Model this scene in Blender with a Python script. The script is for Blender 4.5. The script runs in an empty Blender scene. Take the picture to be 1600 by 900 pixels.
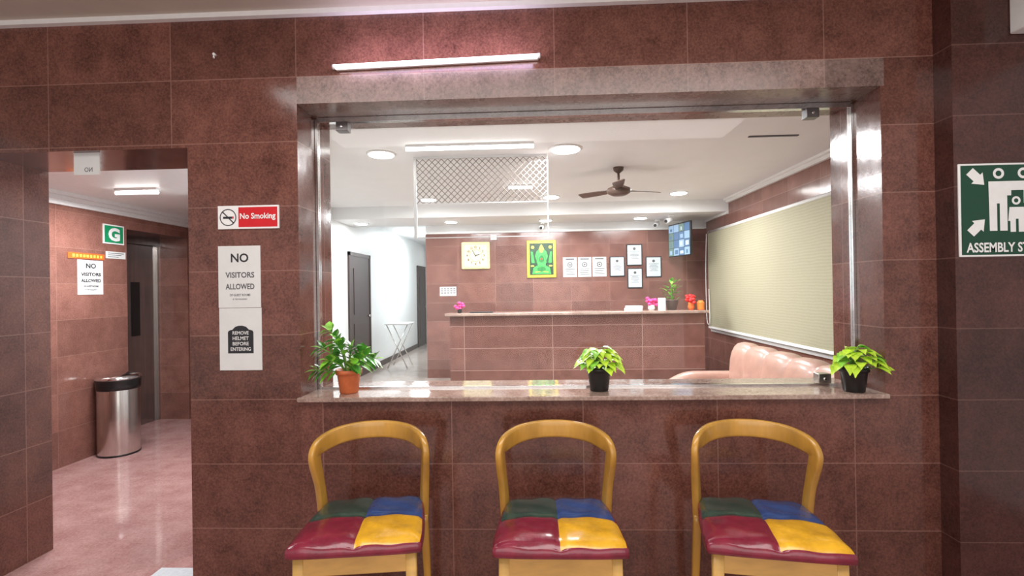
import bpy, math, random
from mathutils import Vector, Matrix
random.seed(7)
scn=bpy.context.scene
COL=scn.collection
# ---------------------------------------------------------------- mesh builder
class MB:
    def __init__(s): s.v=[];s.f=[];s.m=[];s.s=[]
    def face(s,pts,m=0,sm=False):
        b=len(s.v); s.v+= [tuple(p) for p in pts]; s.f.append(tuple(range(b,b+len(pts)))); s.m.append(m); s.s.append(sm)
    def box(s,x0,x1,y0,y1,z0,z1,m=0):
        b=len(s.v)
        s.v+=[(x0,y0,z0),(x1,y0,z0),(x1,y1,z0),(x0,y1,z0),(x0,y0,z1),(x1,y0,z1),(x1,y1,z1),(x0,y1,z1)]
        for q in [(0,3,2,1),(4,5,6,7),(0,1,5,4),(1,2,6,5),(2,3,7,6),(3,0,4,7)]:
            s.f.append(tuple(b+i for i in q)); s.m.append(m); s.s.append(False)
    def loft(s,rings,m=0,closed=True,caps=True,sm=True):
        b=len(s.v); n=len(rings[0])
        for r in rings: s.v+=[tuple(p) for p in r]
        for i in range(len(rings)-1):
            for j in range(n if closed else n-1):
                k=(j+1)%n
                s.f.append((b+i*n+j,b+i*n+k,b+(i+1)*n+k,b+(i+1)*n+j)); s.m.append(m); s.s.append(sm)
        if caps and closed:
            s.f.append(tuple(b+j for j in range(n))[::-1]); s.m.append(m); s.s.append(False)
            e=b+(len(rings)-1)*n
            s.f.append(tuple(e+j for j in range(n))); s.m.append(m); s.s.append(False)
    def lathe(s,prof,c=(0,0,0),n=32,m=0,caps=True,sm=True):
        s.loft([[(c[0]+r*math.cos(2*math.pi*j/n),c[1]+r*math.sin(2*math.pi*j/n),c[2]+z) for j in range(n)] for r,z in prof],m,True,caps,sm)
    def cyl(s,p0,p1,r0,r1=None,n=12,m=0):
        r1=r0 if r1 is None else r1
        p0=Vector(p0);p1=Vector(p1);d=(p1-p0).normalized()
        a=d.cross(Vector((0,0,1)) if abs(d.z)<.9 else Vector((1,0,0))).normalized(); b=d.cross(a)
        s.loft([[p+ (a*math.cos(2*math.pi*j/n)+b*math.sin(2*math.pi*j/n))*r for j in range(n)] for p,r in((p0,r0),(p1,r1))],m)
    def tube(s,pts,r,n=8,m=0):
        pts=[Vector(p) for p in pts]; rings=[]
        for i,p in enumerate(pts):
            d=(pts[min(i+1,len(pts)-1)]-pts[max(i-1,0)]).normalized()
            a=d.cross(Vector((0.13,0.31,1)) if abs(d.z)<.95 else Vector((1,0.1,0))).normalized(); b=d.cross(a)
            rr=r[i] if isinstance(r,(list,tuple)) else r
            rings.append([p+(a*math.cos(2*math.pi*j/n)+b*math.sin(2*math.pi*j/n))*rr for j in range(n)])
        s.loft(rings,m)
    def ell(s,c,rx,ry,rz,n=16,k=10,m=0):
        rings=[]
        for i in range(k+1):
            t=-math.pi/2+math.pi*min(max(i,0.08),k-0.08)/k
            rings.append([(c[0]+rx*math.cos(t)*math.cos(2*math.pi*j/n),c[1]+ry*math.cos(t)*math.sin(2*math.pi*j/n),c[2]+rz*math.sin(t)) for j in range(n)])
        s.loft(rings,m)
    def disc(s,fn,cx,cy,r,m=0,n=24,ry=None):
        ry=r if ry is None else ry
        s.face([fn(cx+r*math.cos(2*math.pi*j/n),cy+ry*math.sin(2*math.pi*j/n)) for j in range(n)],m)
    def ring(s,fn,cx,cy,r,w,m=0,n=32):
        for j in range(n):
            a=2*math.pi*j/n;b=2*math.pi*(j+1)/n
            s.face([fn(cx+r*math.cos(a),cy+r*math.sin(a)),fn(cx+r*math.cos(b),cy+r*math.sin(b)),fn(cx+(r-w)*math.cos(b),cy+(r-w)*math.sin(b)),fn(cx+(r-w)*math.cos(a),cy+(r-w)*math.sin(a))],m)
    def poly(s,fn,pts,m=0): s.face([fn(*p) for p in pts],m)
    def rect(s,fn,x0,x1,y0,y1,m=0): s.poly(fn,[(x0,y0),(x1,y0),(x1,y1),(x0,y1)],m)
    def line(s,fn,a,b,w,m=0):
        dx,dy=b[0]-a[0],b[1]-a[1];l=math.hypot(dx,dy);nx,ny=-dy/l*w/2,dx/l*w/2
        s.poly(fn,[(a[0]+nx,a[1]+ny),(a[0]-nx,a[1]-ny),(b[0]-nx,b[1]-ny),(b[0]+nx,b[1]+ny)],m)
    def text(s,st,fn,cx,cy,h,w=None,m=0,off=0.0,mirror=False,cap=True):
        cu=bpy.data.curves.new('t','FONT'); cu.body=st; cu.size=1; cu.offset=off; cu.fill_mode='FRONT'; cu.resolution_u=3
        ob=bpy.data.objects.new('t',cu); COL.objects.link(ob)
        dg=bpy.context.evaluated_depsgraph_get(); me=bpy.data.meshes.new_from_object(ob.evaluated_get(dg))
        vs=[v.co.copy() for v in me.vertices]
        if vs:
            x0=min(v.x for v in vs);x1=max(v.x for v in vs);y0=min(v.y for v in vs);y1=max(v.y for v in vs)
            sy=h/max(y1-y0,1e-6); sx=sy if w is None else w/max(x1-x0,1e-6)
            if mirror: sx=-sx
            b=len(s.v)
            s.v+=[tuple(fn(cx+(v.x-(x0+x1)/2)*sx,cy+(v.y-(y0+y1)/2)*sy)) for v in vs]
            for p in me.polygons:
                s.f.append(tuple(b+i for i in p.vertices)); s.m.append(m); s.s.append(False)
        bpy.data.objects.remove(ob); bpy.data.meshes.remove(me); bpy.data.curves.remove(cu)
def mk(name,mb,mats,parent=None,loc=(0,0,0),rz=0,label=None,cat=None,kind=None,group=None,bevel=0,seg=2,subd=0):
    me=bpy.data.meshes.new(name); me.from_pydata(mb.v,[],mb.f)
    if not isinstance(mats,(list,tuple)): mats=[mats]
    for m in mats: me.materials.append(m)
    for p,mi,sm in zip(me.polygons,mb.m,mb.s): p.material_index=min(mi,len(mats)-1); p.use_smooth=sm
    me.update()
    ob=bpy.data.objects.new(name,me); COL.objects.link(ob); ob.location=loc; ob.rotation_euler=(0,0,rz)
    if parent: ob.parent=parent
    if bevel:
        b=ob.modifiers.new('b','BEVEL'); b.width=bevel; b.segments=seg; b.limit_method='ANGLE'
        for p in me.polygons: p.use_smooth=True
        try: me.set_sharp_from_angle(angle=math.radians(50))
        except Exception: pass
    if subd:
        q=ob.modifiers.new('s','SUBSURF'); q.levels=subd; q.render_levels=subd
    tag(ob,label,cat,kind,group); return ob
def tag(ob,label=None,cat=None,kind=None,group=None):
    if label: ob["label"]=label
    if cat: ob["category"]=cat
    if kind: ob["kind"]=kind
    if group: ob["group"]=group
def empty(name,loc,label,cat,group=None,rz=0):
    e=bpy.data.objects.new(name,None); e.empty_display_size=.05; COL.objects.link(e); e.location=loc; e.rotation_euler=(0,0,rz)
    tag(e,label,cat,None,group); return e
def copy_thing(src,loc,rz=0,label=None):
    n=src.copy(); n.location=loc; n.rotation_euler=(0,0,rz); COL.objects.link(n)
    if label: n["label"]=label
    for c in src.children:
        d=c.copy(); d.parent=n; COL.objects.link(d)
    return n
# ---------------------------------------------------------------- materials
def base(name):
    m=bpy.data.materials.new(name); m.use_nodes=True; nt=m.node_tree; b=nt.nodes['Principled BSDF']; return m,nt,b
def M(nt,op,a,b=None,c=None):
    n=nt.nodes.new('ShaderNodeMath'); n.operation=op
    for i,x in enumerate((a,b,c)):
        if x is None: continue
        if isinstance(x,(int,float)): n.inputs[i].default_value=x
        else: nt.links.new(x,n.inputs[i])
    return n.outputs[0]
def mixc(nt,fac,a,b):
    n=nt.nodes.new('ShaderNodeMix'); n.data_type='RGBA'
    for i,x in ((0,fac),(6,a),(7,b)):
        if isinstance(x,(int,float)): n.inputs[i].default_value=x
        elif isinstance(x,tuple): n.inputs[i].default_value=(*x[:3],1)
        else: nt.links.new(x,n.inputs[i])
    return n.outputs[2]
def noise(nt,vec,scale,detail=4,rough=.6):
    n=nt.nodes.new('ShaderNodeTexNoise'); n.inputs['Scale'].default_value=scale; n.inputs['Detail'].default_value=detail; n.inputs['Roughness'].default_value=rough
    if vec is not None: nt.links.new(vec,n.inputs['Vector'])
    return n.outputs['Fac']
def smap(nt,x,a,b):
    n=nt.nodes.new('ShaderNodeMapRange'); nt.links.new(x,n.inputs[0]); n.inputs[1].default_value=a; n.inputs[2].default_value=b; return n.outputs[0]
def simple(name,c,rough=.5,metal=0,var=.12,scale=30,coat=0,stretch=None,bump=0):
    m,nt,b=base(name)
    tc=nt.nodes.new('ShaderNodeTexCoord'); vec=tc.outputs['Object']
    if stretch:
        mp=nt.nodes.new('ShaderNodeMapping'); mp.inputs['Scale'].default_value=stretch; nt.links.new(vec,mp.inputs['Vector']); vec=mp.outputs[0]
    f=noise(nt,vec,scale)
    f2=smap(nt,f,.3,.7)
    nt.links.new(mixc(nt,f2,tuple(x*(1-var) for x in c),tuple(min(1,x*(1+var)) for x in c)),b.inputs['Base Color'])
    b.inputs['Roughness'].default_value=rough; b.inputs['Metallic'].default_value=metal
    if coat: b.inputs['Coat Weight'].default_value=coat; b.inputs['Coat Roughness'].default_value=.08
    if bump:
        bn=nt.nodes.new('ShaderNodeBump'); bn.inputs['Strength'].default_value=bump; bn.inputs['Distance'].default_value=.01
        nt.links.new(f,bn.inputs['Height']); nt.links.new(bn.outputs[0],b.inputs['Normal'])
    return m
def emis(name,c,st):
    m,nt,b=base(name); b.inputs['Base Color'].default_value=(*c,1); b.inputs['Emission Color'].default_value=(*c,1); b.inputs['Emission Strength'].default_value=st
    return m
def granite(name,dark,light,joint,rough=.14,off=0.0,zoff=0.0,tw=.61,th=.305,jw=.0025,tilev=.16,speck=100,spec=.55,jf=.38):
    m,nt,b=base(name)
    g=nt.nodes.new('ShaderNodeNewGeometry'); sp=nt.nodes.new('ShaderNodeSeparateXYZ'); nt.links.new(g.outputs['Position'],sp.inputs[0])
    sn=nt.nodes.new('ShaderNodeSeparateXYZ'); nt.links.new(g.outputs['Normal'],sn.inputs[0])
    gx=M(nt,'GREATER_THAN',M(nt,'ABSOLUTE',sn.outputs[0]),.5)
    gz=M(nt,'LESS_THAN',M(nt,'ABSOLUTE',sn.outputs[2]),.5)
    h=M(nt,'ADD',M(nt,'MULTIPLY',sp.outputs[0],M(nt,'SUBTRACT',1.0,gx)),M(nt,'MULTIPLY',sp.outputs[1],gx))
    th_=M(nt,'DIVIDE',M(nt,'SUBTRACT',h,off),tw); tz=M(nt,'DIVIDE',M(nt,'SUBTRACT',sp.outputs[2],zoff),th)
    def jm(t,w): return M(nt,'LESS_THAN',M(nt,'ABSOLUTE',M(nt,'SUBTRACT',M(nt,'FRACT',M(nt,'ADD',t,.5)),.5)),w)
    j=M(nt,'MULTIPLY',M(nt,'MULTIPLY',M(nt,'MAXIMUM',jm(th_,jw/tw),jm(tz,jw/th)),gz),jf)
    cb=nt.nodes.new('ShaderNodeCombineXYZ'); nt.links.new(M(nt,'FLOOR',th_),cb.inputs[0]); nt.links.new(M(nt,'FLOOR',tz),cb.inputs[1])
    wn=nt.nodes.new('ShaderNodeTexWhiteNoise'); wn.noise_dimensions='3D'; nt.links.new(cb.outputs[0],wn.inputs['Vector'])
    f1=smap(nt,noise(nt,g.outputs['Position'],speck,3,.75),.34,.67)
    f2=smap(nt,noise(nt,g.outputs['Position'],6,7,.72),.32,.68)
    c=mixc(nt,M(nt,'ADD',M(nt,'MULTIPLY',f1,.5),M(nt,'MULTIPLY',f2,.5)),dark,light)
    hs=nt.nodes.new('ShaderNodeHueSaturation'); nt.links.new(c,hs.inputs['Color'])
    nt.links.new(M(nt,'ADD',M(nt,'MULTIPLY',wn.outputs['Value'],tilev*2),1-tilev),hs.inputs['Value'])
    nt.links.new(mixc(nt,j,hs.outputs[0],joint),b.inputs['Base Color'])
    nt.links.new(M(nt,'ADD',M(nt,'MULTIPLY',f2,.08),rough-.04),b.inputs['Roughness'])
    b.inputs['Specular IOR Level'].default_value=spec
    bn=nt.nodes.new('ShaderNodeBump'); bn.inputs['Strength'].default_value=.16; bn.inputs['Distance'].default_value=.004
    nt.links.new(noise(nt,g.outputs['Position'],12,3),bn.inputs['Height']); nt.links.new(bn.outputs[0],b.inputs['Normal'])
    return m
def floormat(name,dark,light,joint,rough=.12,tw=.6):
    m,nt,b=base(name)
    g=nt.nodes.new('ShaderNodeNewGeometry'); sp=nt.nodes.new('ShaderNodeSeparateXYZ'); nt.links.new(g.outputs['Position'],sp.inputs[0])
    def jm(t): return M(nt,'LESS_THAN',M(nt,'ABSOLUTE',M(nt,'SUBTRACT',M(nt,'FRACT',M(nt,'DIVIDE',t,tw)),.5)),.003)
    j=M(nt,'MAXIMUM',jm(sp.outputs[0]),jm(sp.outputs[1]))
    f=M(nt,'ADD',M(nt,'MULTIPLY',smap(nt,noise(nt,g.outputs['Position'],70,3,.7),.35,.68),.45),M(nt,'MULTIPLY',smap(nt,noise(nt,g.outputs['Position'],4.5,6,.7),.35,.65),.55))
    nt.links.new(mixc(nt,j,mixc(nt,f,dark,light),joint),b.inputs['Base Color'])
    b.inputs['Roughness'].default_value=rough
    return m
JO=(.40,.22,.18)
DK=(.052,.018,.014); LT=(.235,.094,.070)
g_up =granite('granite_upper',DK,LT,JO,off=-1.712)
g_mid=granite('granite_pier',DK,LT,JO,off=-1.66)
g_low=granite('granite_lower',DK,LT,JO,off=-.995)
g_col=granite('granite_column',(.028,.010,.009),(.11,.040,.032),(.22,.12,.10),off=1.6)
g_strip=granite('granite_strip',(.07,.040,.034),(.32,.215,.185),(.40,.28,.24),off=-1.712,rough=.28,speck=80)
g_int=granite('granite_interior',(.13,.050,.040),(.29,.138,.110),(.46,.30,.26),off=-1.2,rough=.17,jf=.5)
g_cnt=granite('granite_counter',(.12,.048,.038),(.27,.125,.100),(.60,.42,.37),off=-.95,rough=.15,jw=.004,tw=1.22,jf=.5)
g_lob=granite('granite_lobby',(.14,.056,.044),(.34,.16,.125),(.45,.28,.23),off=.3,rough=.17,tw=1.22,jf=.3)
g_sill=granite('granite_sill',(.18,.10,.08),(.56,.42,.35),(.4,.3,.25),off=-5,tw=30,th=30,rough=.08,speck=90)
f_lob=floormat('floor_mauve_marble',(.30,.135,.130),(.54,.34,.32),(.42,.25,.22),.07)
f_room=floormat('floor_beige_stone',(.30,.25,.22),(.55,.48,.43),(.3,.26,.24),.14)
plaster=simple('white_plaster',(.80,.81,.815),.8,var=.02,scale=4)
plaster_out=simple('beige_plaster',(.55,.49,.42),.75,var=.05,scale=4)
wallwhite=simple('corridor_paint',(.77,.80,.80),.45,var=.02,scale=3)
white=simple('white_paint',(.85,.85,.84),.4,var=.03)
lightgrey=simple('light_grey_paint',(.60,.60,.60),.5,var=.03)
paper=simple('paper_white',(.72,.73,.72),.6,var=.03,scale=15)
paper_b=simple('paper_bluish',(.62,.70,.74),.5,var=.05,scale=15)
black=simple('black_plastic',(.012,.012,.013),.35)
ink=simple('ink_dark',(.02,.02,.025),.6)
inkg=simple('ink_grey',(.09,.09,.10),.6)
red=simple('sign_red',(.62,.012,.02),.35,var=.05)
orange=simple('sign_orange',(.85,.16,.03),.4)
green=simple('sign_green',(.008,.060,.030),.35,var=.05)
greenb=simple('sign_green_bright',(.01,.28,.11),.35,var=.05)
wood=simple('golden_oak',(.56,.295,.050),.28,var=.25,scale=9,coat=.5,stretch=(1,1,.25))
wood2=simple('golden_oak_light',(.64,.38,.11),.3,var=.22,scale=14,coat=.4,stretch=(.3,1,1))
def leather(n,c): return simple(n,c,.26,var=.25,scale=14,coat=.5,bump=.38)
l_mar=leather('leather_maroon',(.23,.018,.042)); l_yel=leather('leather_yellow',(.84,.43,.025)); l_grn=leather('leather_dark_green',(.035,.070,.055)); l_blu=leather('leather_blue',(.030,.075,.235))
steel=simple('brushed_steel',(.62,.60,.57),.25,metal=1,var=.12,scale=12,stretch=(12,12,.3))
chrome=simple('polished_steel',(.75,.75,.75),.12,metal=1)
darksteel=simple('lift_steel',(.30,.27,.26),.2,metal=.85,var=.18,scale=6,stretch=(6,6,.3))
browndoor=simple('dark_brown_door',(.045,.025,.022),.35,var=.25,scale=8,stretch=(4,4,.4))
terra=simple('terracotta_plastic',(.60,.15,.05),.5)
soil=simple('potting_soil',(.03,.018,.01),.9,var=.4,scale=80)
leafd=simple('leaf_deep_green',(.08,.30,.035),.3,var=.4,scale=25,coat=.3)
leafl=simple('leaf_lime_green',(.55,.86,.06),.35,var=.3,scale=30,coat=.2)
leafm=simple('leaf_mid_green',(.26,.60,.06),.35,var=.45,scale=30,coat=.2)
stem=simple('plant_stem',(.16,.32,.06),.5)
sofam=simple('sofa_leather_tan',(.48,.28,.22),.36,var=.10,scale=10,coat=.25,bump=.15)
def slatmat(name,c,period):
    m,nt,b=base(name)
    g=nt.nodes.new('ShaderNodeNewGeometry'); sp=nt.nodes.new('ShaderNodeSeparateXYZ'); nt.links.new(g.outputs['Position'],sp.inputs[0])
    w_=M(nt,'ADD',sp.outputs[2],M(nt,'MULTIPLY',noise(nt,g.outputs['Position'],6,3),.03))
    s_=M(nt,'ABSOLUTE',M(nt,'SUBTRACT',M(nt,'FRACT',M(nt,'DIVIDE',w_,period)),.5))
    f=M(nt,'ADD',M(nt,'MULTIPLY',s_,1.0),M(nt,'MULTIPLY',noise(nt,g.outputs['Position'],60,3),.6))
    nt.links.new(mixc(nt,f,tuple(x*.80 for x in c),tuple(x*1.10 for x in c)),b.inputs['Base Color']); b.inputs['Roughness'].default_value=.75
    return m
blindm=slatmat('blind_fabric',(.385,.355,.245),.030)
fanm=simple('fan_brown',(.10,.06,.045),.35)
gold=simple('gold_frame',(.80,.60,.06),.35,metal=.2)
cream=simple('clock_cream',(.80,.72,.36),.45)
pink=simple('flower_pink',(.80,.05,.25),.5,var=.3)
redf=simple('flower_red',(.80,.03,.03),.5,var=.3)
panelE=emis('panel_light_emission',(1,.98,.95),40)
tubeE=emis('tube_emission',(1,.94,1.0),5)
tubeI=emis('tube_emission_inner',(1,.98,.95),8)
def glassmat():
    m=bpy.data.materials.new('clear_glass'); m.use_nodes=True; nt=m.node_tree; nt.nodes.clear()
    o=nt.nodes.new('ShaderNodeOutputMaterial'); mx=nt.nodes.new('ShaderNodeMixShader'); t=nt.nodes.new('ShaderNodeBsdfTransparent'); g=nt.nodes.new('ShaderNodeBsdfGlossy')
    t.inputs[0].default_value=(.98,.99,.99,1); g.inputs['Roughness'].default_value=.02
    fr=nt.nodes.new('ShaderNodeFresnel'); fr.inputs[0].default_value=1.25
    nt.links.new(fr.outputs[0],mx.inputs[0]); nt.links.new(t.outputs[0],mx.inputs[1]); nt.links.new(g.outputs[0],mx.inputs[2]); nt.links.new(mx.outputs[0],o.inputs[0]); return m
glass=glassmat()
# ---------------------------------------------------------------- camera
yaw,pitch,roll=.0406,.0031,.0154
fw=Vector((-math.sin(yaw)*math.cos(pitch),math.cos(yaw)*math.cos(pitch),math.sin(pitch)))
rt=Vector((math.cos(yaw),math.sin(yaw),0)); up=rt.cross(fw)
c,s=math.cos(roll),math.sin(roll); r2=c*rt-s*up; u2=s*rt+c*up
cam=bpy.data.cameras.new('camera'); co=bpy.data.objects.new('camera',cam); COL.objects.link(co)
mw=Matrix((r2,u2,-fw)).transposed().to_4x4(); mw.translation=Vector((0,0,1.4178)); co.matrix_world=mw
cam.sensor_width=36; cam.lens=36*780/1600; cam.clip_start=.02; scn.camera=co
# ---------------------------------------------------------------- shell
Y0=2.317; Y1=2.70
w=MB()
w.box(-4.4,1.815,Y0,Y1,2.44,2.80,0)
w.box(-1.635,-1.10,Y0,Y1,0,2.44,1)
w.box(-1.10,1.815,Y0,Y1,0,.90,2)
w.box(-1.10,1.60,Y0,Y1,2.312,2.44,3)
w.box(1.583,1.815,Y0,Y1,.90,2.312,4)
w.box(1.60,1.815,Y0,Y1,2.312,2.44,0)
w.box(-2.71,-1.635,Y0,Y1,2.118,2.44,0)
w.box(-4.4,-2.71,Y0,Y1,0,2.44,0)
mk('wall_front',w,[g_up,g_mid,g_low,g_strip,g_mid],kind='structure',label='maroon granite tiled wall with window opening',cat='wall')
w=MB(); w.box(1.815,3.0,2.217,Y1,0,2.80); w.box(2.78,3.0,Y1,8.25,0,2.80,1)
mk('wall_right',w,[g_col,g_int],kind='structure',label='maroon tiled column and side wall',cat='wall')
w=MB(); w.box(-1.72,2.78,8.05,8.25,0,2.34,0); w.box(-1.72,2.78,8.06,8.25,2.34,2.8,1); w.box(-1.72,-1.62,8.25,15,0,2.8,1)
mk('wall_back',w,[g_int,plaster],kind='structure',label='brown granite tiled wall behind the reception',cat='wall')
w=MB(); w.box(-3.0,-2.9,4.3,15,0,2.8); w.box(-3.0,-1.80,4.3,4.4,0,2.8); w.box(-1.87,-1.80,Y1,4.3,0,2.8); w.box(-3.0,-1.62,15,15.1,0,2.8)
mk('wall_corridor',w,wallwhite,kind='structure',label='white painted corridor wall',cat='wall')
w=MB(); w.box(-4.4,-3.92,Y1,4.68,0,2.4); w.box(-4.4,-3.92,4.68,5.53,2.06,2.4); w.box(-4.4,-3.92,5.53,6.6,0,2.4); w.box(-3.92,-3.0,6.4,6.6,0,2.4)
mk('wall_left',w,g_lob,kind='structure',label='reddish granite tiled lift lobby wall',cat='wall')
w=MB(); w.box(-4.4,-1.87,Y1,4.3,2.28,2.32); w.box(-4.4,-3.0,4.3,6.5,2.28,2.32)
mk('ceiling',w,white,kind='structure',label='white lift lobby ceiling',cat='ceiling')
w=MB(); w.box(-1.87,2.78,Y1,4.4,2.65,2.69); w.box(-2.9,2.78,4.4,7.15,2.65,2.69); w.box(-2.9,-1.62,8.06,15,2.65,2.69); w.box(-2.9,2.78,7.15,8.06,2.475,2.65)
mk('ceiling.001',w,plaster,kind='structure',label='white plaster reception ceiling',cat='ceiling')
w=MB(); w.box(-4.4,3.0,-2.5,Y0,2.745,2.80)
mk('ceiling.002',w,plaster_out,kind='structure',label='beige plaster ceiling in front of the wall',cat='ceiling')
w=MB(); w.box(-4.4,3.0,-2.5,Y1,-.05,0); w.box(-4.4,-1.83,Y1,4.3,-.05,0); w.box(-4.4,-2.95,4.3,6.5,-.05,0)
mk('floor',w,f_lob,kind='structure',label='mauve marble floor',cat='floor')
w=MB(); w.box(-1.83,2.78,Y1,8.05,-.05,0); w.box(-2.95,-1.83,4.35,15,-.05,0); w.box(-1.83,-1.72,8.05,15,-.05,0)
mk('floor.001',w,f_room,kind='structure',label='polished beige stone floor',cat='floor')
w=MB(); w.box(-4.4,1.8,Y0-.03,Y0,2.722,2.745); mk('trim_1',w,white,kind='structure',label='white strip where ceiling meets tiles',cat='trim')
w=MB()
for a,z0,z1 in((.07,2.625,2.65),(.035,2.59,2.625)): w.box(2.78-a,2.78,Y1,7.15,z0,z1)
w.box(2.75,2.78,7.15,8.05,2.44,2.475)
mk('trim_2',w,white,kind='structure',label='white stepped cornice',cat='cornice')
w=MB()
for a,z0,z1 in((.10,2.25,2.28),(.06,2.22,2.25),(.03,2.18,2.22)): w.box(-3.92,-3.92+a,Y1,6.4,z0,z1)
mk('trim_3',w,white,kind='structure',label='white stepped lobby cornice',cat='cornice')
w=MB(); w.box(-1.70,2.74,8.02,8.05,2.335,2.365); mk('trim_4',w,white,kind='structure',label='thin white moulding above tiles',cat='trim')
w=MB(); w.box(-2.9,-2.885,4.4,7.72,0,.1); w.box(-2.9,-2.885,8.8,12.4,0,.1)
mk('baseboard_left',w,browndoor,kind='structure',label='dark brown skirting',cat='baseboard')
for i,(a,b) in enumerate(((7.8,8.72),(12.5,13.3))):
    w=MB(); w.box(-2.9,-2.87,a-.06,a,0,2.06);w.box(-2.9,-2.87,b,b+.06,0,2.06);w.box(-2.9,-2.87,a-.06,b+.06,2.0,2.06);w.box(-2.9,-2.88,a,b,0.005,2.0)
    for z0,z1 in((.2,.9),(1.05,1.8)): w.box(-2.88,-2.872,a+.15,b-.15,z0,z1)
    w.cyl((-2.88,b-.08,1.0),(-2.84,b-.08,1.0),.02,m=1)
    mk('door_%d'%(i+1),w,[browndoor,steel],kind='structure',label='dark brown panelled door',cat='door')
# sill
w=MB(); w.box(-1.11,1.59,2.295,2.715,.903,.925)
mk('trim_5',w,g_sill,kind='structure',label='polished speckled granite window sill',cat='window sill',bevel=.004)
# window
w=MB(); w.box(-1.085,1.57,2.515,2.525,.93,2.285)
win=mk('window_1',w,glass,kind='structure',label='frameless clear glass window',cat='window')
w=MB(); w.box(-1.098,-1.085,2.505,2.535,.925,2.30);w.box(1.57,1.582,2.505,2.535,.925,2.30);w.box(-1.085,1.57,2.507,2.533,.925,.934);w.box(-1.085,1.57,2.505,2.535,2.285,2.31)
mk('window_frame',w,chrome,parent=win,label='slim polished glass channel')
clampm=simple('clamp_dark_metal',(.16,.15,.15),.3,metal=.8)
for x,z in((-.955,2.26),(1.385,2.26),(1.42,.958)):
    w=MB(); w.box(x-.03,x+.03,2.495,2.545,z-.022,z+.025); w.cyl((x,2.49,z),(x,2.495,z),.008,m=1)
    mk('glass_clamp',w,[clampm if z>2 else steel,chrome],parent=win,label='small metal patch fitting',bevel=.002)
# ---------------------------------------------------------------- chairs
def sweep(mb,pts,Ns,wh,m=0,n=12):
    pts=[Vector(p) for p in pts]; rings=[]
    for i,p in enumerate(pts):
        T=(pts[min(i+1,len(pts)-1)]-pts[max(i-1,0)]).normalized()
        N=Vector(Ns[i]); N=(N-T*N.dot(T)).normalized(); B=T.cross(N); w_,h_=wh[i]; r=[]
        for j in range(n):
            a=2*math.pi*j/n; ca,sa=math.cos(a),math.sin(a)
            r.append(p+N*(w_/2*math.copysign(abs(ca)**.4,ca))+B*(h_/2*math.copysign(abs(sa)**.4,sa)))
        rings.append(r)
    mb.loft(rings,m)
def spline(P,k=6):
    out=[]
    for i in range(len(P)-1):
        p0=P[max(i-1,0)];p1=P[i];p2=P[i+1];p3=P[min(i+2,len(P)-1)]
        for j in range(k):
            t=j/k; out.append(tuple(.5*((2*b)+(-a+c)*t+(2*a-5*b+4*c-d)*t*t+(-a+3*b-3*c+d)*t**3) for a,b,c,d in zip(p0,p1,p2,p3)))
    out.append(tuple(P[-1])); return out
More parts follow.
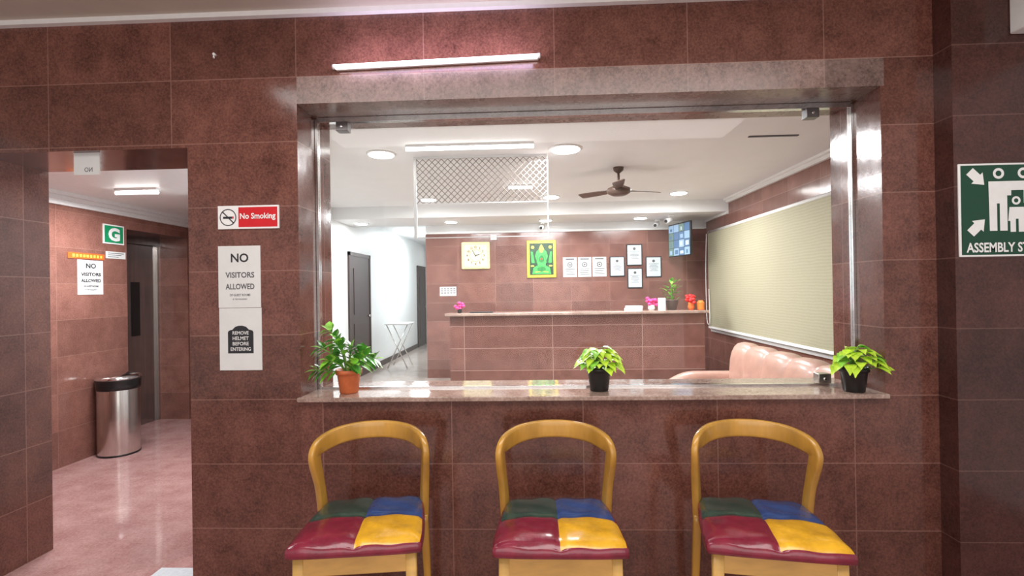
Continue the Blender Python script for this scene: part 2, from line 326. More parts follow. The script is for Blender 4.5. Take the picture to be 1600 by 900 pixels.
def make_chair(loc,rz,label):
    e=empty('chair',loc,label,'chair',group='chairs lined up under the window',rz=rz)
    mb=MB(); n=32; z0=.460
    def top(u,v):
        hw=.225-.018*v; x=u*hw*(1-.035*v*v*v*v); y=v*.205*(1-.035*u**4)
        z=z0+.042+.024*((1-abs(u)**4)*(1-abs(v)**4))**.5
        z-=.009*math.exp(-(u/.05)**2)+.009*math.exp(-(v/.05)**2)
        z+=.0028*math.sin(9*u+4*v)*math.sin(7*v-3*u)
        return (x,y,z)
    b=len(mb.v)
    for i in range(n+1):
        for j in range(n+1): mb.v.append(top(-1+2*i/n,-1+2*j/n))
    for i in range(n):
        for j in range(n):
            mb.f.append((b+i*(n+1)+j,b+(i+1)*(n+1)+j,b+(i+1)*(n+1)+j+1,b+i*(n+1)+j+1))
            L=i<n/2; F_=j<n/2
            mb.m.append(0 if L and F_ else 1 if F_ else 2 if L else 3); mb.s.append(True)
    loop=[(i,0) for i in range(n)]+[(n,j) for j in range(n)]+[(n-i,n) for i in range(n)]+[(0,n-j) for j in range(n)]
    def rr(off,z): 
        o=[]
        for i,j in loop:
            p=top(-1+2*i/n,-1+2*j/n); d=math.hypot(p[0],p[1]); o.append((p[0]*(1+off/d),p[1]*(1+off/d),z if z else p[2]))
        return o
    mb.loft([rr(0,None),rr(.007,z0+.036),rr(.010,z0+.020),rr(.007,z0+.006),rr(-.004,z0)],0,True,False,True)
    mb.face(rr(-.004,z0)[::-1],0)
    mk('seat_cushion',mb,[l_mar,l_yel,l_grn,l_blu],parent=e,label='puffed leather cushion in four colour patches')
    mb=MB(); mb.box(-.20,.20,-.19,-.165,.39,.458); mb.box(-.185,.185,.165,.185,.39,.458); mb.box(-.205,-.18,-.17,.17,.39,.458); mb.box(.18,.205,-.17,.17,.39,.458); mb.box(-.19,.19,-.17,.17,.440,.458)
    mk('seat_frame',mb,wood2,parent=e,bevel=.004)
    for sx in(-1,1):
        mb=MB(); sweep(mb,[(sx*.212,-.192,0),(sx*.205,-.178,.22),(sx*.20,-.172,.458)],[(1,0,0)]*3,[(.028,.03),(.036,.038),(.042,.044)])
        mk('leg',mb,wood2,parent=e)
        mb=MB(); sweep(mb,spline([(sx*.228,.215,0),(sx*.222,.19,.25),(sx*.216,.178,.44)],4),[(1,0,0)]*9,[(.032,.036)]*4+[(.034,.042)]*5)
        mk('leg',mb,wood,parent=e)
    half=[(-.214,.180,.42),(-.220,.165,.55),(-.226,.138,.645),(-.229,.116,.704),(-.228,.114,.742),(-.208,.138,.771),(-.152,.195,.791),(-.075,.230,.800),(0,.240,.802)]
    P_=half+[(-a,b_,c_) for a,b_,c_ in half[-2::-1]]
    S=spline(P_,6); Ns=[];wh=[]
    for p in S:
        Ns.append((p[0],max(.0,p[1]-.05)*1.0+ .0001,0)) 
        t=min(max((p[2]-.60)/.18,0),1); wh.append((.032-.005*t,.040+.035*t))
    mb=MB(); sweep(mb,S,Ns,wh,n=16)
    mk('backrest',mb,wood,parent=e,label='bent golden wood bow backrest')
    return e
ch=make_chair((-.683,1.98,0),math.radians(7),'golden wooden chair with patchwork leather seat below potted plant')
copy_thing(ch,(.085,1.975,0),0,'golden wooden bow-back chair with patchwork seat, squarely facing out')
copy_thing(ch,(.880,1.975,0),math.radians(-9),'golden wooden bow-back chair with patchwork seat near tiled column')
# ---------------------------------------------------------------- flat helpers
def F(yv,x0=0,z0=0): return lambda a,b:(x0+a,yv,z0+b)
def FX(xv): return lambda a,b:(xv,a,b)
sg=MB(); sg.box(-1.485,-1.19,2.309,2.317,1.725,1.835,0)
e=mk('no_smoking_sign',sg,white,label='red and white no smoking sign on tiled wall',cat='sign')
q=MB(); f=F(2.3082); q.rect(f,-1.385,-1.197,1.733,1.827,0); mk('red_panel',q,red,parent=e)
q=MB(); f=F(2.3065); q.text('No Smoking',f,-1.291,1.781,.036,.172,0,.025); mk('lettering',q,white,parent=e)
q=MB(); f=F(2.3072); cx,cz=-1.435,1.78; q.ring(f,cx,cz,.040,.004,1); q.line(f,(cx-.027,cz+.027),(cx+.027,cz-.027),.005,1); q.rect(F(2.3078),cx-.024,cx+.02,cz-.006,cz+.004,1); q.rect(F(2.3078),cx+.021,cx+.027,cz-.006,cz+.004,0)
mk('pictogram',q,[red,ink],parent=e)
def sheet(name,x0,x1,z0,z1,label,m=paper,y=2.317,th=.003):
    b=MB(); b.box(x0,x1,y-th,y,z0,z1); return mk(name,b,m,label=label,cat='notice')
e=sheet('paper_notice',-1.49,-1.285,1.352,1.645,'white printed no visitors allowed notice on wall')
q=MB(); f=F(2.3132); q.text('NO',f,-1.385,1.588,.042,.085,0,.02); q.text('VISITORS',f,-1.385,1.507,.027,.140,1,.02); q.text('ALLOWED',f,-1.385,1.452,.027,.140,1,.02); q.text('OF GUEST ROOMS',f,-1.385,1.412,.011,.10,1,.01); q.text('BY THE MANAGEMENT',f,-1.385,1.392,.007,.07,1)
mk('lettering',q,[ink,inkg],parent=e)
e=sheet('paper_notice',-1.488,-1.283,1.055,1.350,'white notice with black helmet plaque print on wall')
q=MB(); f=F(2.3134); cx=-1.385
pts=[(cx-.062,1.135),(cx+.062,1.135),(cx+.062,1.235)]+[(cx+.062-.022*(1-math.cos(t))-.0,1.235+.012*math.sin(t)) for t in(.6,1.2,1.57)]+[(cx+.038*math.cos(t),1.245+.022*math.sin(t)) for t in(.3,.8,1.3,1.84,2.34,2.84)]+[(cx-.062+.022*(1-math.cos(t)),1.235+.012*math.sin(t)) for t in(1.57,1.2,.6)]+[(cx-.062,1.235)]
q.poly(f,pts,0); mk('plaque_print',q,ink,parent=e)
q=MB(); f=F(2.3128)
for i,t in enumerate(('REMOVE','HELMET','BEFORE','ENTERING')): q.text(t,f,cx,1.232-.0255*i,.017,.078+.02*(i==3),0,.02)
mk('lettering',q,paper,parent=e)
b=MB(); b.box(-2.23,-2.10,2.35,2.353,2.01,2.118); e=mk('paper_tag',b,paper,label='small white paper hanging from door lintel',cat='notice')
q=MB(); q.text('NO',F(2.349),-2.155,2.035,.022,.04,0,mirror=True); mk('lettering',q,inkg,parent=e)
b=MB(); b.cyl((-1.49,2.300,2.555),(-1.49,2.317,2.555),.006); b.cyl((-1.49,2.302,2.548),(-1.488,2.300,2.535),.004); mk('wall_hook',b,white,label='tiny white hook in tiled wall',cat='hook')
# assembly sign
X0=1.828; e=None
b=MB(); b.box(X0,X0+.46,2.209,2.217,1.527,1.925); e=mk('assembly_sign',b,white,label='green and white assembly station safety sign',cat='sign',bevel=.002)
q=MB(); q.rect(F(2.2085),X0+.008,X0+.452,1.535,1.917); mk('green_panel',q,green,parent=e)
q=MB(); f=F(2.2075)
def P(px,py): return (X0+(px-1494)/355., 1.925-(py-256)/360.)
def arrow(x,y,dx,dy):
    l=math.hypot(dx,dy);dx/=l;dy/=l;nx,ny=-dy,dx
    pts=[(0,0),(-15,12),(-15,7),(-30,7),(-30,-7),(-15,-7),(-15,-12)]
    q.poly(f,[P(x+a*dx+b_*nx,y+a*dy+b_*ny) for a,b_ in pts][::-1])
arrow(1531,289,1,1); arrow(1531,342,1,-1); arrow(1641,289,-1,1); arrow(1641,342,-1,-1)
for hx,hy in((1552,272),(1588,272),(1622,272)):
    q.ring(f,*P(hx,hy),.023,.011)
q.poly(f,[P(*p) for p in[(1537,284),(1640,284),(1640,312),(1632,312),(1632,362),(1619,362),(1619,312),(1612,300),(1598,300),(1598,318),(1588,318),(1588,298),(1570,298),(1570,306),(1564,306),(1564,360),(1553,360),(1553,318),(1549,318),(1549,360),(1538,360)]][::-1])
q.ring(f,*P(1577,314),.018,.009)
q.poly(f,[P(*p) for p in[(1567,324),(1588,324),(1592,345),(1588,345),(1588,362),(1580,362),(1580,342),(1576,342),(1576,362),(1568,362),(1568,345),(1565,345)]][::-1])
q.poly(f,[P(*p) for p in[(1600,306),(1612,306),(1614,362),(1606,362),(1604,330),(1600,362),(1594,362),(1596,330)]][::-1])
mk('pictogram',q,white,parent=e)
q=MB(); q.text('ASSEMBLY STATION',f,X0+.222,1.566,.042,.39,0,.025); mk('lettering',q,white,parent=e)
b=MB(); b.box(2.055,2.40,2.10,2.217,2.475,2.745); e=mk('junction_box',b,white,label='white wall box beside the ceiling',cat='box',bevel=.006)
# tube light over window
e=empty('tube_light',(-.43,2.317,2.478),'lit slim LED tube mounted on tiled wall','light')
b=MB(); b.box(-.475,.475,-.018,0,-.010,.010); mk('batten',b,white,parent=e,bevel=.003)
b=MB(); b.cyl((-.47,-.028,0),(.47,-.028,0),.010,n=16); mk('tube',b,tubeE,parent=e)
for sx in(-1,1):
    b=MB(); b.cyl((sx*.483,-.028,0),(sx*.47,-.028,0),.012,n=16); mk('end_cap',b,white,parent=e)
e.rotation_euler=(0,-.02,0)
# ---------------------------------------------------------------- plants
def leaf(mb,base_,d,L,W,m,droop=.3,fold=.25,heart=False,k=7):
    d=Vector(d).normalized(); side=d.cross(Vector((0,0,1)))
    side=side.normalized() if side.length>.05 else Vector((1,0,0)); up_=side.cross(d)
    rows=[]
    for i in range(k+1):
        t=i/k
        w_=W*( (math.sin(math.pi*t**.55)) if heart else math.sin(math.pi*t**.8))*.5 if 0<t<1 else W*.03
        c_=Vector(base_)+d*L*t-Vector((0,0,1))*droop*L*t*t
        rows.append([c_-side*w_+up_*w_*fold, c_-side*w_*.5+up_*w_*fold*.3, c_, c_+side*w_*.5+up_*w_*fold*.3, c_+side*w_+up_*w_*fold])
    mb.loft(rows,m,False,False,True)
def pot(name,loc,m,r,h,label):
    e=empty(name,loc,label,'potted plant')
    b=MB(); b.lathe([(r*.70,0),(r*.76,.004),(r*.95,h*.78),(r*.97,h*.80),(r*1.06,h*.80),(r*1.08,h),(r*.98,h),(r*.94,h*.85),(r*.9,h*.84)],n=36)
    mk('pot',b,m,parent=e)
    b=MB(); b.lathe([(r*.5,h*.83),(r*.93,h*.86),(r*.4,h*.90)],n=24); mk('soil',b,soil,parent=e)
    return e
def clampv(mb,loc,ymax):
    mb.v=[(x,min(y,ymax-loc[1]-(.002*((i*7)%5))),z) for i,(x,y,z) in enumerate(mb.v)]
loc=(-.905,2.415,.925)
e=pot('potted_plant',loc,terra,.058,.115,'broad-leaved green plant in terracotta coloured pot')
b=MB(); ls=MB(); random.seed(21)
for k,(ax,ay,H) in enumerate([(-.13,-.02,.13),(-.11,.03,.215),(-.035,-.05,.15),(-.06,.0,.17),(.015,.0,.13),(.06,.03,.11),(.10,-.04,.095),(.12,.02,.07),(-.06,-.09,.08),(.06,-.09,.06),(-.13,-.07,.03)]):
    pts=[(ax*.1,ay*.1,.09),(ax*.35,ay*.4,.09+H*.55),(ax*.75,ay*.8,.09+H*.88),(ax,ay,.09+H)]
    S=spline(pts,4); b.tube(S,[.005-.0025*i/len(S) for i in range(len(S))],6)
    for i in range(4,len(S),1):
        p=Vector(S[i]); T=(Vector(S[min(i+1,len(S)-1)])-Vector(S[i-1])).normalized()
        sd=T.cross(Vector((.2,-1,.1))).normalized()
        sgn=1 if i%2 else -1
        leaf(ls,p,T*.9+sd*sgn+Vector((0,random.uniform(-.6,.1),.0)),random.uniform(.05,.07),.042,random.choice((0,0,1)),.25)
    leaf(ls,Vector(S[-1]),T,.055,.036,1,.2)
clampv(ls,loc,2.49); clampv(b,loc,2.49)
ls.v=[(max(x,-1.085-loc[0]) if y+loc[1]>2.28 else x,y,z) for x,y,z in ls.v]
mk('stem',b,stem,parent=e); mk('leaves',ls,[leafd,leafm],parent=e)
def pothos(loc,label,dx,seed,wide):
    random.seed(seed)
    e=pot('potted_plant',loc,black,.058,.115,label); b=MB(); ls=MB()
    N_=46
    for k in range(N_):
        a=2.39996*k; rr_=math.sqrt((k+.5)/N_); R_=.095*rr_*wide; z=.118+.085*(1-rr_**2)+random.uniform(-.012,.012)
        p=Vector((dx*rr_+R_*math.cos(a)*.85,-.015+R_*math.sin(a)*.6,z))
        b.tube(spline([(0,0,.09),(p.x*.4,p.y*.4,z*.85),tuple(p)],4),.002,5)
        d=Vector((math.cos(a)*.9+random.uniform(-.3,.3),math.sin(a)*.4-.6,random.uniform(-.25,.35)*(1)))
        leaf(ls,p,d,random.uniform(.05,.07),random.uniform(.045,.058),random.choice((0,0,0,0,1)),.45,.25,True)
    clampv(ls,loc,2.49); clampv(b,loc,2.49)
    ls.v=[(min(x,1.575-loc[0]) if y+loc[1]>2.28 else x,y,max(z,.012)) for x,y,z in ls.v]
    mk('stem',b,stem,parent=e); mk('leaves',ls,[leafl,leafm],parent=e)
pothos((.315,2.425,.925),'lime green pothos in small black pot',0,3,1.0)
pothos((1.475,2.365,.925),'lime green pothos spreading from black pot at sill end',.02,11,1.12)
# ---------------------------------------------------------------- lobby
e=empty('elevator',(-4.31,5.105,0),'steel lift doors with narrow dark window set in tiled recess','elevator')
for a,b_ in((-.42,-.002),(.002,.42)):
    b=MB(); b.box(.0,.03,a,b_,0.0,1.97); mk('door_panel',b,darksteel,parent=e,bevel=.004)
b=MB(); b.box(.03,.034,.05,.17,.98,1.56); mk('vision_panel',b,black,parent=e)
b=MB(); b.box(0,.07,-.423,.423,1.97,2.058); mk('header',b,darksteel,parent=e)
b=MB(); b.box(.03,.055,.400,.424,0,1.97); mk('door_jamb',b,steel,parent=e,label='bright slim steel lift door jamb')
b=MB(); b.box(-3.92,-3.912,4.41,4.64,1.90,2.08); e=mk('floor_sign',b,white,label='green and white ground floor letter G sign',cat='sign')
q=MB(); q.rect(FX(-3.911),4.422,4.628,1.912,2.068); mk('green_panel',q,greenb,parent=e)
q=MB(); q.text('G',FX(-3.909),4.525,1.99,.125,.13,0,.05); mk('lettering',q,white,parent=e)
b=MB(); b.box(-3.92,-3.916,4.15,4.405,1.43,1.735); e=mk('paper_notice',b,paper,label='white no visitors allowed notice on lobby wall',cat='notice')
q=MB(); f=FX(-3.914); q.text('NO',f,4.28,1.685,.045,.10,0,.03); q.text('VISITORS',f,4.28,1.61,.030,.20,0,.03); q.text('ALLOWED',f,4.28,1.555,.030,.20,0,.03); q.text('OF GUEST ROOMS',f,4.28,1.505,.014,.15,0,.02); q.text('BY THE MANAGEMENT',f,4.28,1.475,.012,.12)
mk('lettering',q,ink,parent=e)
b=MB(); b.box(-3.92,-3.914,4.06,4.42,1.745,1.795); e=mk('sticker_strip',b,orange,label='orange and yellow printed strip above notice',cat='sticker')
q=MB(); 
for i in range(9): q.rect(FX(-3.913),4.10+i*.034,4.122+i*.034,1.758,1.782)
mk('print',q,simple('strip_yellow',(.9,.6,.1)),parent=e)
b=MB(); b.box(-3.92,-3.916,4.44,4.66,1.765,1.83); e=mk('paper_label',b,paper,label='small white printed label beneath G sign',cat='notice')
q=MB(); 
for i in range(3): q.rect(FX(-3.915),4.46,4.64-.03*i,1.812-.017*i,1.818-.017*i)
mk('print',q,inkg,parent=e)
# bin
e=empty('trash_bin',(-3.745,4.36,0),'cylindrical brushed steel trash bin with black bag rim','trash bin')
k_=.84
def kk(pr): return [(r*k_,z) for r,z in pr]
b=MB(); b.lathe(kk([(.185,.012),(.188,.02),(.188,.58),(.186,.585)]),n=48); mk('body',b,steel,parent=e)
b=MB(); b.lathe(kk([(.180,0),(.190,.004),(.190,.014),(.185,.016)]),n=48); mk('base',b,black,parent=e)
b=MB(); b.lathe(kk([(.188,.58),(.196,.585),(.197,.61),(.199,.655),(.203,.665),(.200,.675)]),n=48); mk('rim',b,black,parent=e)
b=MB(); b.lathe(kk([(.203,.672),(.205,.680),(.198,.695),(.16,.712),(.09,.722),(.02,.724)]),n=48); mk('lid',b,chrome,parent=e)
b=MB(); b.box(-1.93,-1.66,2.28,2.50,0.001,.015); mk('door_mat',b,simple('mat_grey',(.55,.58,.62),.5,scale=60,var=.1),label='small pale grey mat at the doorway',cat='mat',bevel=.004)
# ---------------------------------------------------------------- ceiling lights
def panel(x,y,z,r,rnd=False):
    e=empty('ceiling_light',(x,y,z),'round lit recessed light in white ceiling','ceiling light',group='recessed lights in the ceiling')
    b=MB(); b.lathe([(r*1.18,0),(r*1.18,-.006),(r*1.05,-.012),(r*.98,-.012)],n=32)
    mk('trim_ring',b,white,parent=e)
    b=MB(); b.lathe([(r,-.0125),(r*.97,-.017),(r*.6,-.019)],n=32)
    mk('diffuser',b,panelE,parent=e)
for x,y,z,r in[(-1.33,4.41,2.65,.11),(.31,4.40,2.65,.125),(-1.38,6.67,2.65,.10),(.27,6.67,2.65,.10),(1.93,6.6,2.65,.10),(-2.62,7.6,2.475,.09),(-1.23,7.62,2.475,.09),(.22,7.66,2.475,.09),(1.65,7.62,2.475,.09),(-2.3,10.5,2.65,.1),(-2.3,13,2.65,.1)]: panel(x,y,z,r)
def ctube(x0,x1,y,z,label):
    e=empty('tube_light',((x0+x1)/2,y,z),label,'light')
    L=(x1-x0)/2
    b=MB(); b.box(-L,L,-.02,.02,-.02,0); mk('batten',b,white,parent=e)
    b=MB(); b.cyl((-L,0,-.034),(L,0,-.034),.014); mk('tube',b,tubeI,parent=e)
ctube(-1.05,.03,4.18,2.65,'long lit white tube light on ceiling'); ctube(-.26,.02,5.87,2.65,'short lit tube light on ceiling')
ctube(-3.35,-3.0,3.9,2.28,'lit tube light on lobby ceiling')
b=MB(); b.box(1.80,2.20,4.17,4.20,2.643,2.65); mk('ceiling_vent',b,inkg,label='slim dark slot in white ceiling',cat='vent')
# lattice: a reflection in the glass, built as a solid hanging grille
e=empty('lattice_reflection',(-.45,4.56,2.65),'white framed diamond lattice, a glass reflection built as hanging grille','grille')
b=MB(); x0,x1,z0,z1=-.60,.60,-.75,-.0
b.box(x0-.026,x0,-.012,.012,z0,z1); b.box(x1,x1+.008,-.010,.010,z0,z1); b.box(x0,x1,-.010,.010,-.02,0); b.box(x0,x1,-.006,.006,-.436,-.428); b.box(x0,x1,-.006,.006,z0,z0+.008)
mk('frame',b,lightgrey,parent=e)
b=MB(); H0,H1=-.428,-.02; s_=.058
for sg_ in(1,-1):
    for k in range(-30,60):
        a0=x0+k*s_
        xa=a0; xb=a0+sg_*(H1-H0)
        def at(x): return H0+(x-a0)*sg_
        lo=max(min(xa,xb),x0); hi=min(max(xa,xb),x1)
        if hi-lo<.01: continue
        b.cyl((lo,0,at(lo)),(hi,0,at(hi)),.0030,n=4)
lattice_m=simple('lattice_reflect_brown',(.20,.165,.155),.5,var=.05)
mk('lattice',b,lattice_m,parent=e)
# fan
e=empty('ceiling_fan',(.90,5.15,2.65),'dark brown three-blade ceiling fan','ceiling fan',rz=.35)
b=MB(); b.lathe([(.055,0),(.05,-.03),(.015,-.06)],n=24); mk('canopy',b,fanm,parent=e)
b=MB(); b.cyl((0,0,-.05),(0,0,-.20),.012); mk('rod',b,fanm,parent=e)
b=MB(); b.lathe([(.03,-.17),(.06,-.19),(.115,-.215),(.125,-.24),(.11,-.265),(.07,-.285),(.02,-.29)],n=32); mk('motor',b,fanm,parent=e)
for i in range(3):
    a=2*math.pi*i/3; b=MB()
    def tr(r,t,z): return (r*math.cos(a)-t*math.sin(a), r*math.sin(a)+t*math.cos(a), z)
    b.loft([[tr(r,-w_,-.235-.012),tr(r,w_,-.235+.012),tr(r,w_,-.229+.012),tr(r,-w_,-.229-.012)] for r,w_ in((.10,.025),(.18,.04),(.24,.05),(.44,.06),(.47,.045))],sm=False)
    mk('blade',b,fanm,parent=e)
# ---------------------------------------------------------------- blind
e=empty('roller_blind',(2.71,6.10,.78),'greyish beige ribbed roller blind pulled down over wide window','window blind')
b=MB(); b.box(0,.004,-1.85,1.70,.03,1.45); mk('fabric',b,blindm,parent=e)
b=MB(); b.cyl((.025,-1.87,1.465),(.025,1.72,1.465),.025,n=20); mk('roller',b,white,parent=e)
b=MB(); b.box(-.008,.014,-1.86,1.71,0,.032); mk('bottom_rail',b,white,parent=e,bevel=.004)
b=MB(); b.box(.03,.07,1.71,1.75,-.02,1.50); b.box(.03,.07,-1.91,-1.87,-.02,1.50); b.box(.03,.07,-1.87,1.71,-.05,-.01); mk('frame',b,lightgrey,parent=e)
b=MB(); b.tube(spline([(-.02,1.70,1.45),(-.03,1.72,.9),(-.03,1.71,.2),(-.03,1.64,.06),(-.03,1.58,.14),(-.03,1.60,.6)],6),.005,6); mk('cord',b,white,parent=e)
# ---------------------------------------------------------------- counter
e=empty('reception_counter',(.57,7.1,0),'long granite clad reception counter','counter')
b=MB(); b.box(-1.72,1.76,-.22,.05,0,1.06); mk('body',b,g_cnt,parent=e)
b=MB(); b.box(-1.78,1.80,-.29,.12,1.06,1.10); mk('countertop',b,g_sill,parent=e,bevel=.008)
# ---------------------------------------------------------------- back wall items
YB=8.05
def frame(name,x0,x1,z0,z1,fm,pm,label,cat,w_=.02,lines=True):
    b=MB(); b.box(x0,x1,YB-.02,YB,z0,z1); e=mk(name,b,fm,label=label,cat=cat,bevel=.004)
    b=MB(); b.rect(F(YB-.0212),x0+w_,x1-w_,z0+w_,z1-w_); mk('sheet',b,pm,parent=e)
    if lines:
        q=MB(); f=F(YB-.0222); xc=(x0+x1)/2; W=(x1-x0)/2-w_-.02
        q.disc(f,xc,z1-w_-.055,.022,0)
        for i,k in enumerate((.9,.6,.8,.8,.5,.7)):
            zz=z1-w_-.10-i*.022
            if zz>z0+w_+.01: q.rect(f,xc-W*k,xc+W*k,zz-.003,zz+.003)
        mk('print',q,inkg,parent=e)
    return e
for x0,x1,z0,z1 in((1.24,1.48,1.60,1.92),(1.51,1.76,1.77,2.11),(1.52,1.76,1.41,1.73),(1.81,2.06,1.58,1.91)):
    frame('certificate',x0,x1,z0,z1,ink,paper_b,'framed printed certificate on tiled wall','framed certificate',.016)
for x0,x1 in((.50,.72),(.74,.95),(.97,1.19)):
    b=MB(); b.box(x0,x1,YB-.003,YB,1.605,1.92); e=mk('paper_notice',b,paper,label='white printed sheet taped to tiled wall',cat='notice',group='printed sheets on the reception wall')
    q=MB(); f=F(YB-.0055); xc=(x0+x1)/2
    q.rect(f,xc-.07,xc+.07,1.880,1.900); q.ring(f,xc,1.80,.042,.014); q.disc(f,xc,1.80,.014)
    for i in range(4): q.rect(f,xc-.08+.01*(i%2),xc+.08-.012*(i%3),1.728-i*.028,1.737-i*.028)
    mk('print',q,inkg,parent=e)
b=MB(); b.box(-1.50,-1.23,YB-.004,YB,1.33,1.48); e=mk('paper_notice',b,paper,label='small white notice low on tiled wall',cat='notice')
q=MB(); f=F(YB-.0055)
for i in range(3):
    for j in range(5): q.rect(f,-1.48+j*.05,-1.445+j*.05,1.44-.035*i,1.455-.035*i)
mk('print',q,inkg,parent=e)
b=MB(); b.box(-.23,.23,-.04,0,-.22,.22); e=mk('wall_clock',b,cream,loc=(-.905,YB,1.975),label='square cream wall clock with pale face',cat='clock',bevel=.03,seg=4)
b=MB(); b.rect(F(-.0405),-.180,.180,-.172,.172); mk('dial',b,simple('dial_ivory',(.80,.77,.52),.4),parent=e)
q=MB(); f=F(-.043)
for i in range(12):
    a=math.pi*i/6; q.text(str(i if i else 12),f,.135*math.sin(a),.135*math.cos(a),.040,None,0,.04)
mk('hour_marks',q,simple('clock_gold_ink',(.22,.13,.02),.5),parent=e)
q=MB(); q.ring(F(-.042),0,0,.100,.006); mk('dial_ring',q,gold,parent=e)
for a_,b_,w_ in(((-.01,-.003),(.065,.018),.014),((.006,-.02),(-.05,.085),.010)):
    q=MB(); q.line(F(-.046),a_,b_,w_); mk('hand',q,ink,parent=e)
# picture
b=MB(); b.box(-.08,.39,YB-.03,YB,1.60,2.20); e=mk('framed_picture',b,gold,label='green and yellow ornamental picture in gold frame',cat='framed picture',bevel=.008)
b=MB(); b.rect(F(YB-.031),-.035,.345,1.645,2.155); mk('picture',b,simple('poster_dark_green',(.012,.05,.02),.4,scale=14,var=.5),parent=e)
q=MB(); xc=.155; f=F(YB-.035)
q.poly(f,[(xc-.15,1.66),(xc+.15,1.66),(xc+.13,1.76),(xc+.06,1.80),(xc+.10,1.95),(xc+.08,2.02),(xc+.03,2.06),(xc-.03,2.06),(xc-.08,2.02),(xc-.10,1.95),(xc-.06,1.80),(xc-.13,1.76)],0)
for k in(-1,1):
    q.poly(f,[(xc+k*.11,1.84),(xc+k*.16,1.84),(xc+k*.17,2.02),(xc+k*.14,2.02)][::k],0)
    q.disc(f,xc+k*.14,2.09,.025,1); q.line(f,(xc+k*.12,1.79),(xc+k*.17,1.79),.02,1)
f=F(YB-.038); q.poly(f,[(xc-.045,2.05),(xc+.045,2.05),(xc+.025,2.10),(xc,2.14),(xc-.025,2.10)],1); q.disc(f,xc,2.03,.028,1); q.disc(f,xc,1.90,.045,3,ry=.06); q.disc(f,xc,1.74,.07,3,ry=.04)
for k in(-1,1): q.line(f,(xc+k*.05,1.97),(xc+k*.085,1.84),.012,3); q.line(f,(xc+k*.02,1.70),(xc+k*.11,1.69),.010,1)
q.disc(F(YB-.041),xc,1.90,.014,2)
mk('ornament',q,[simple('poster_green',(.05,.50,.08),.4,scale=30,var=.4),simple('poster_yellow',(.80,.65,.08),.4),red,simple('poster_green2',(.015,.20,.04),.4)],parent=e)
# TV
e=empty('television',(2.215,7.60,2.13),'wall mounted screen showing security camera grid','television',rz=math.radians(-75))
b=MB(); b.box(-.30,.30,0,.035,-.25,.25); mk('casing',b,black,parent=e,bevel=.006)
tvm=[emis('screen_%d'%i,c_,.9) for i,c_ in enumerate(((.06,.12,.22),(.20,.30,.42),(.10,.16,.14),(.35,.42,.50)))]
b=MB(); random.seed(5)
for i in range(4):
    for j in range(4):
        xx=-.288+i*.1445; zz=-.235+j*.118
        b.rect(F(-.001),xx,xx+.138,zz,zz+.112,random.choice((0,1,2)))
        b.rect(F(-.0018),xx+.02+.04*random.random(),xx+.08+.04*random.random(),zz+.02,zz+.06+.03*random.random(),random.choice((0,3,1)))
mk('screen',b,tvm,parent=e)
b=MB(); b.cyl((-.2,.03,0),(-.425,.145,0),.02); mk('bracket',b,black,parent=e)
def cctv(x,y,z,label,d):
    e=empty('security_camera',(x,y,z),label,'security camera')
    b=MB(); b.lathe([(.04,0),(.045,-.02),(.02,-.03)],n=20); b.cyl((0,0,-.02),(0,0,-.05),.012); mk('mount',b,white,parent=e)
    b=MB(); b.cyl((0,0,-.06),(d[0]*.14,d[1]*.14,-.10),.032,n=18); mk('body',b,white,parent=e)
    b=MB(); b.cyl((d[0]*.14,d[1]*.14,-.10),(d[0]*.15,d[1]*.15,-.103),.024,n=18); mk('lens',b,black,parent=e)
cctv(1.98,7.9,2.475,'white bullet security camera beneath ceiling near screen',(-.5,-.8))
cctv(2.05,7.4,2.475,'white bullet security camera by the cornice',(-.7,-.6))
cctv(.18,7.95,2.475,'small white security camera above picture',(-.2,-.9))
b=MB(); b.box(-.66,-.56,YB-.03,YB,2.22,2.30); mk('wall_switch_box',b,white,label='small white box high on tiled wall',cat='box',bevel=.004)
ZC=1.10
def flowerbunch(x,y,label,vm,vr,vh,fr,cnt,seed,fm=None):
    random.seed(seed); e=empty('flower_vase',(x,y,ZC),label,'flower vase')
    b=MB(); b.lathe([(vr*.7,0),(vr,vh*.4),(vr*.8,vh*.85),(vr*.9,vh)],n=20); mk('vase',b,vm,parent=e)
    b=MB()
    for i in range(cnt):
        a=random.uniform(0,6.28); r=random.uniform(0,fr)
        b.ell((r*math.cos(a),r*math.sin(a),vh+random.uniform(0,fr*1.4)),.028,.028,.022,8,5)
    mk('blossoms',b,fm or pink,parent=e)
flowerbunch(-1.02,6.95,'bright pink flowers in small dark vase',black,.035,.06,.06,12,1)
flowerbunch(1.66,7.05,'pink flowers in white round vase',white,.05,.07,.07,16,2)
flowerbunch(2.19,7.0,'tall red flowers in orange vase',simple('vase_orange',(.9,.2,.05),.4),.045,.10,.07,24,6,redf)
e=empty('potted_plant',(1.95,7.08,ZC),'small leafy plant in dark pot on counter','potted plant')
b=MB(); b.lathe([(.06,0),(.09,.13),(.095,.14),(.08,.14)],n=24); mk('pot',b,simple('pot_brown',(.10,.07,.06),.4),parent=e)
b=MB(); random.seed(9)
for i in range(60):
    a=random.uniform(0,6.28); r=random.uniform(.0,.13); z=random.uniform(.13,.42)
    leaf(b,(r*math.cos(a)*.8,r*math.sin(a)*.7,z),(math.cos(a),math.sin(a),random.uniform(.1,1.2)),.085,.035,random.choice((0,1)),.2)
b.cyl((0,0,.12),(0,0,.36),.006,m=0); mk('leaves',b,[leafd,leafm],parent=e)
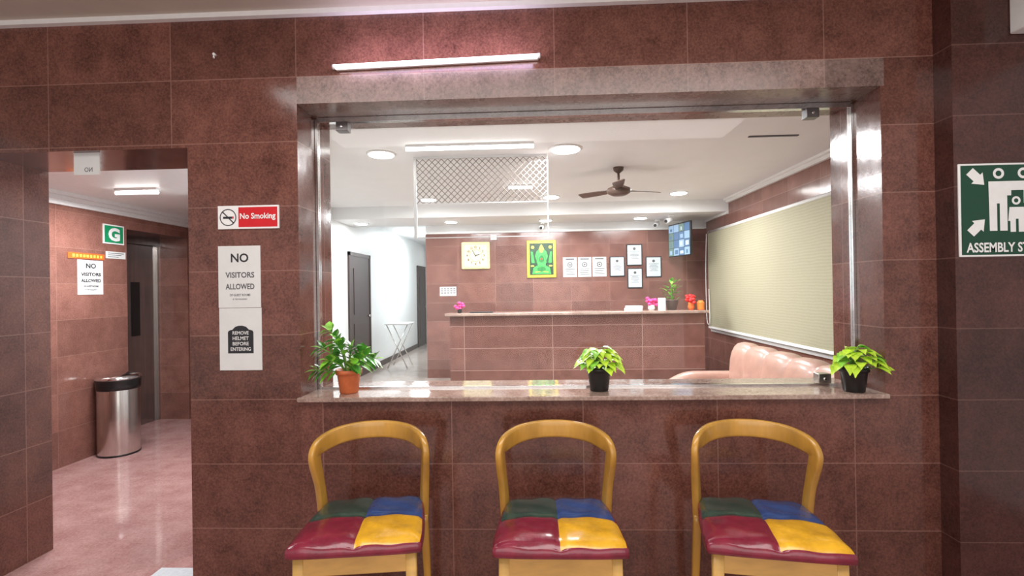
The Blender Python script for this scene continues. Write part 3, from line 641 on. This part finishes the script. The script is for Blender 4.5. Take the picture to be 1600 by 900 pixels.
for x,cc,h,lab,nm in((2.32,(.9,.25,.05),.13,'small orange plastic jar','jar'),(1.79,(.8,.8,.8),.17,'white upright card','display_card')):
    b=MB(); b.lathe([(.045,0),(.05,.005),(.05,h*.8),(.036,h*.88),(.033,h)],n=20) if nm=='jar' else b.box(-.05,.05,-.02,.02,0,h)
    mk(nm,b,simple('item_'+lab.replace(' ','_'),cc,.35),loc=(x,7.0,ZC),label=lab+' standing on granite reception counter',cat='container',bevel=.004)
for i,(x,z,w_) in enumerate(((1.40,0,.11),(1.41,.033,.10))):
    b=MB(); b.box(-w_,w_,-.08,.08,0,.033); mk('paper_stack',b,paper,loc=(x,7.02,ZC+z),rz=.1*i,label='white stack of papers on counter',cat='papers')
b=MB(); b.box(-.16,.16,-.09,.09,0,.012); mk('ledger_book',b,ink,loc=(-.72,7.0,ZC),label='dark flat register book on counter',cat='book',bevel=.003)
# ---------------------------------------------------------------- sofa
e=empty('sofa',(1.75,4.15,0),'tan leather sofa with channel tufted back','sofa')
b=MB(); b.box(-.45,.42,-.95,.95,.06,.30); mk('base',b,sofam,parent=e,bevel=.03,seg=3)
for k in(-1,0,1):
    b=MB(); b.box(-.50,.22,k*.53-.26,k*.53+.26,.30,.45); mk('seat_cushion',b,sofam,parent=e,bevel=.05,seg=4)
b=MB(); rings=[]; n=20
Ls=[-.93+1.86*i/96 for i in range(97)]
for y in Ls:
    t=abs(y)/.93; endr=(1-max(0,(t-.86)/.14)**2.2)**.5 if t>.86 else 1
    endr=max(endr,.25)
    ch_=abs(math.sin(math.pi*(y+.93)/.372))**.4
    bul=.76+.24*ch_
    r=[]
    for j in range(n):
        a=2*math.pi*j/n; ca,sa=math.cos(a),math.sin(a)
        xx=math.copysign(abs(ca)**.7,ca)*.13*bul*endr; zz=math.copysign(abs(sa)**.7,sa)*(.285-.034*(1-ch_))*endr
        r.append((.28+xx+.10*(zz+.2)*.5,y,.59+zz+( -.27*(1-endr))))
    rings.append(r)
b.loft(rings); mk('backrest',b,sofam,parent=e)
for k in(-1,1):
    b=MB(); rings=[]
    for i in range(17):
        x=-.50+.80*i/16; t=i/16; sc=min(1,.55+.45*math.sin(min(t*3.5,1.57))); r=[]
        for j in range(18):
            a=2*math.pi*j/18; ca,sa=math.cos(a),math.sin(a)
            r.append((x,k*.93+math.copysign(abs(ca)**.6,ca)*.11*sc,.33+math.copysign(abs(sa)**.6,sa)*.24*sc-(1-sc)*.1))
        rings.append(r)
    b.loft(rings); mk('armrest',b,sofam,parent=e)
for sx in(-.4,.36):
    for sy in(-.85,.85):
        b=MB(); b.cyl((sx,sy,0),(sx,sy,.07),.02,.028); mk('leg',b,black,parent=e)
e=empty('folding_table',(-2.50,9.3,0),'white folding table with crossed metal legs','table')
b=MB(); b.box(-.22,.22,-.26,.26,.80,.825); mk('tabletop',b,lightgrey,parent=e,bevel=.008)
for y in(-.20,.20):
    for sgn in(-1,1):
        b=MB(); b.cyl((-.19*sgn,y+.02*sgn,0),(.19*sgn,y+.02*sgn,.80),.010); mk('leg',b,steel,parent=e)
# ---------------------------------------------------------------- lights
def area(name,loc,size,power,color=(1,1,1),rot=(0,0,0),sy=None,disk=False):
    l=bpy.data.lights.new(name,'AREA'); l.energy=power; l.size=size; l.color=color
    if sy: l.shape='RECTANGLE'; l.size_y=sy
    if disk: l.shape='DISK'
    o=bpy.data.objects.new(name,l); COL.objects.link(o); o.location=loc; o.rotation_euler=rot; return o
WW=(.97,.985,1)
area('lamp_room_a',(.3,4.4,2.60),.5,76,WW); area('lamp_room_b',(-.9,5.9,2.60),.6,63,WW); area('lamp_room_c',(1.6,6.2,2.60),.6,60,WW); area('lamp_room_d',(.2,6.9,2.45),.8,46,WW)
area('lamp_corridor',(-2.3,10.5,2.6),.5,50,(.97,.98,1)); area('lamp_corridor_b',(-2.3,7.3,2.42),.4,20,(.97,.98,1))
area('lamp_lobby',(-3.2,3.9,2.22),.6,36,WW,sy=.15); area('lamp_lobby_b',(-2.6,3.2,2.24),.5,18,WW)
area('fill_outer',(0,1.0,2.735),3.4,52,(1,.97,.94),sy=.9)  # unseen fill added under the outer ceiling to light the tiled wall
area('fill_outer_low',(0,-2.0,1.5),4.2,54,(1,.96,.92),rot=(math.radians(90),0,0),sy=2.4)  # large fill panel added behind the camera for frontal light
area('fill_tube_halo',(-.43,2.20,2.51),.9,1.6,(.78,.68,1),rot=(math.radians(110),0,0),sy=.04)  # added violet strip that makes the wall glow around the tube
wd=bpy.data.worlds.new('world'); scn.world=wd; wd.use_nodes=True
wd.node_tree.nodes['Background'].inputs[0].default_value=(1,.96,.94,1); wd.node_tree.nodes['Background'].inputs[1].default_value=.50
scn.view_settings.view_transform='Standard'; scn.view_settings.look='None'; scn.view_settings.exposure=0
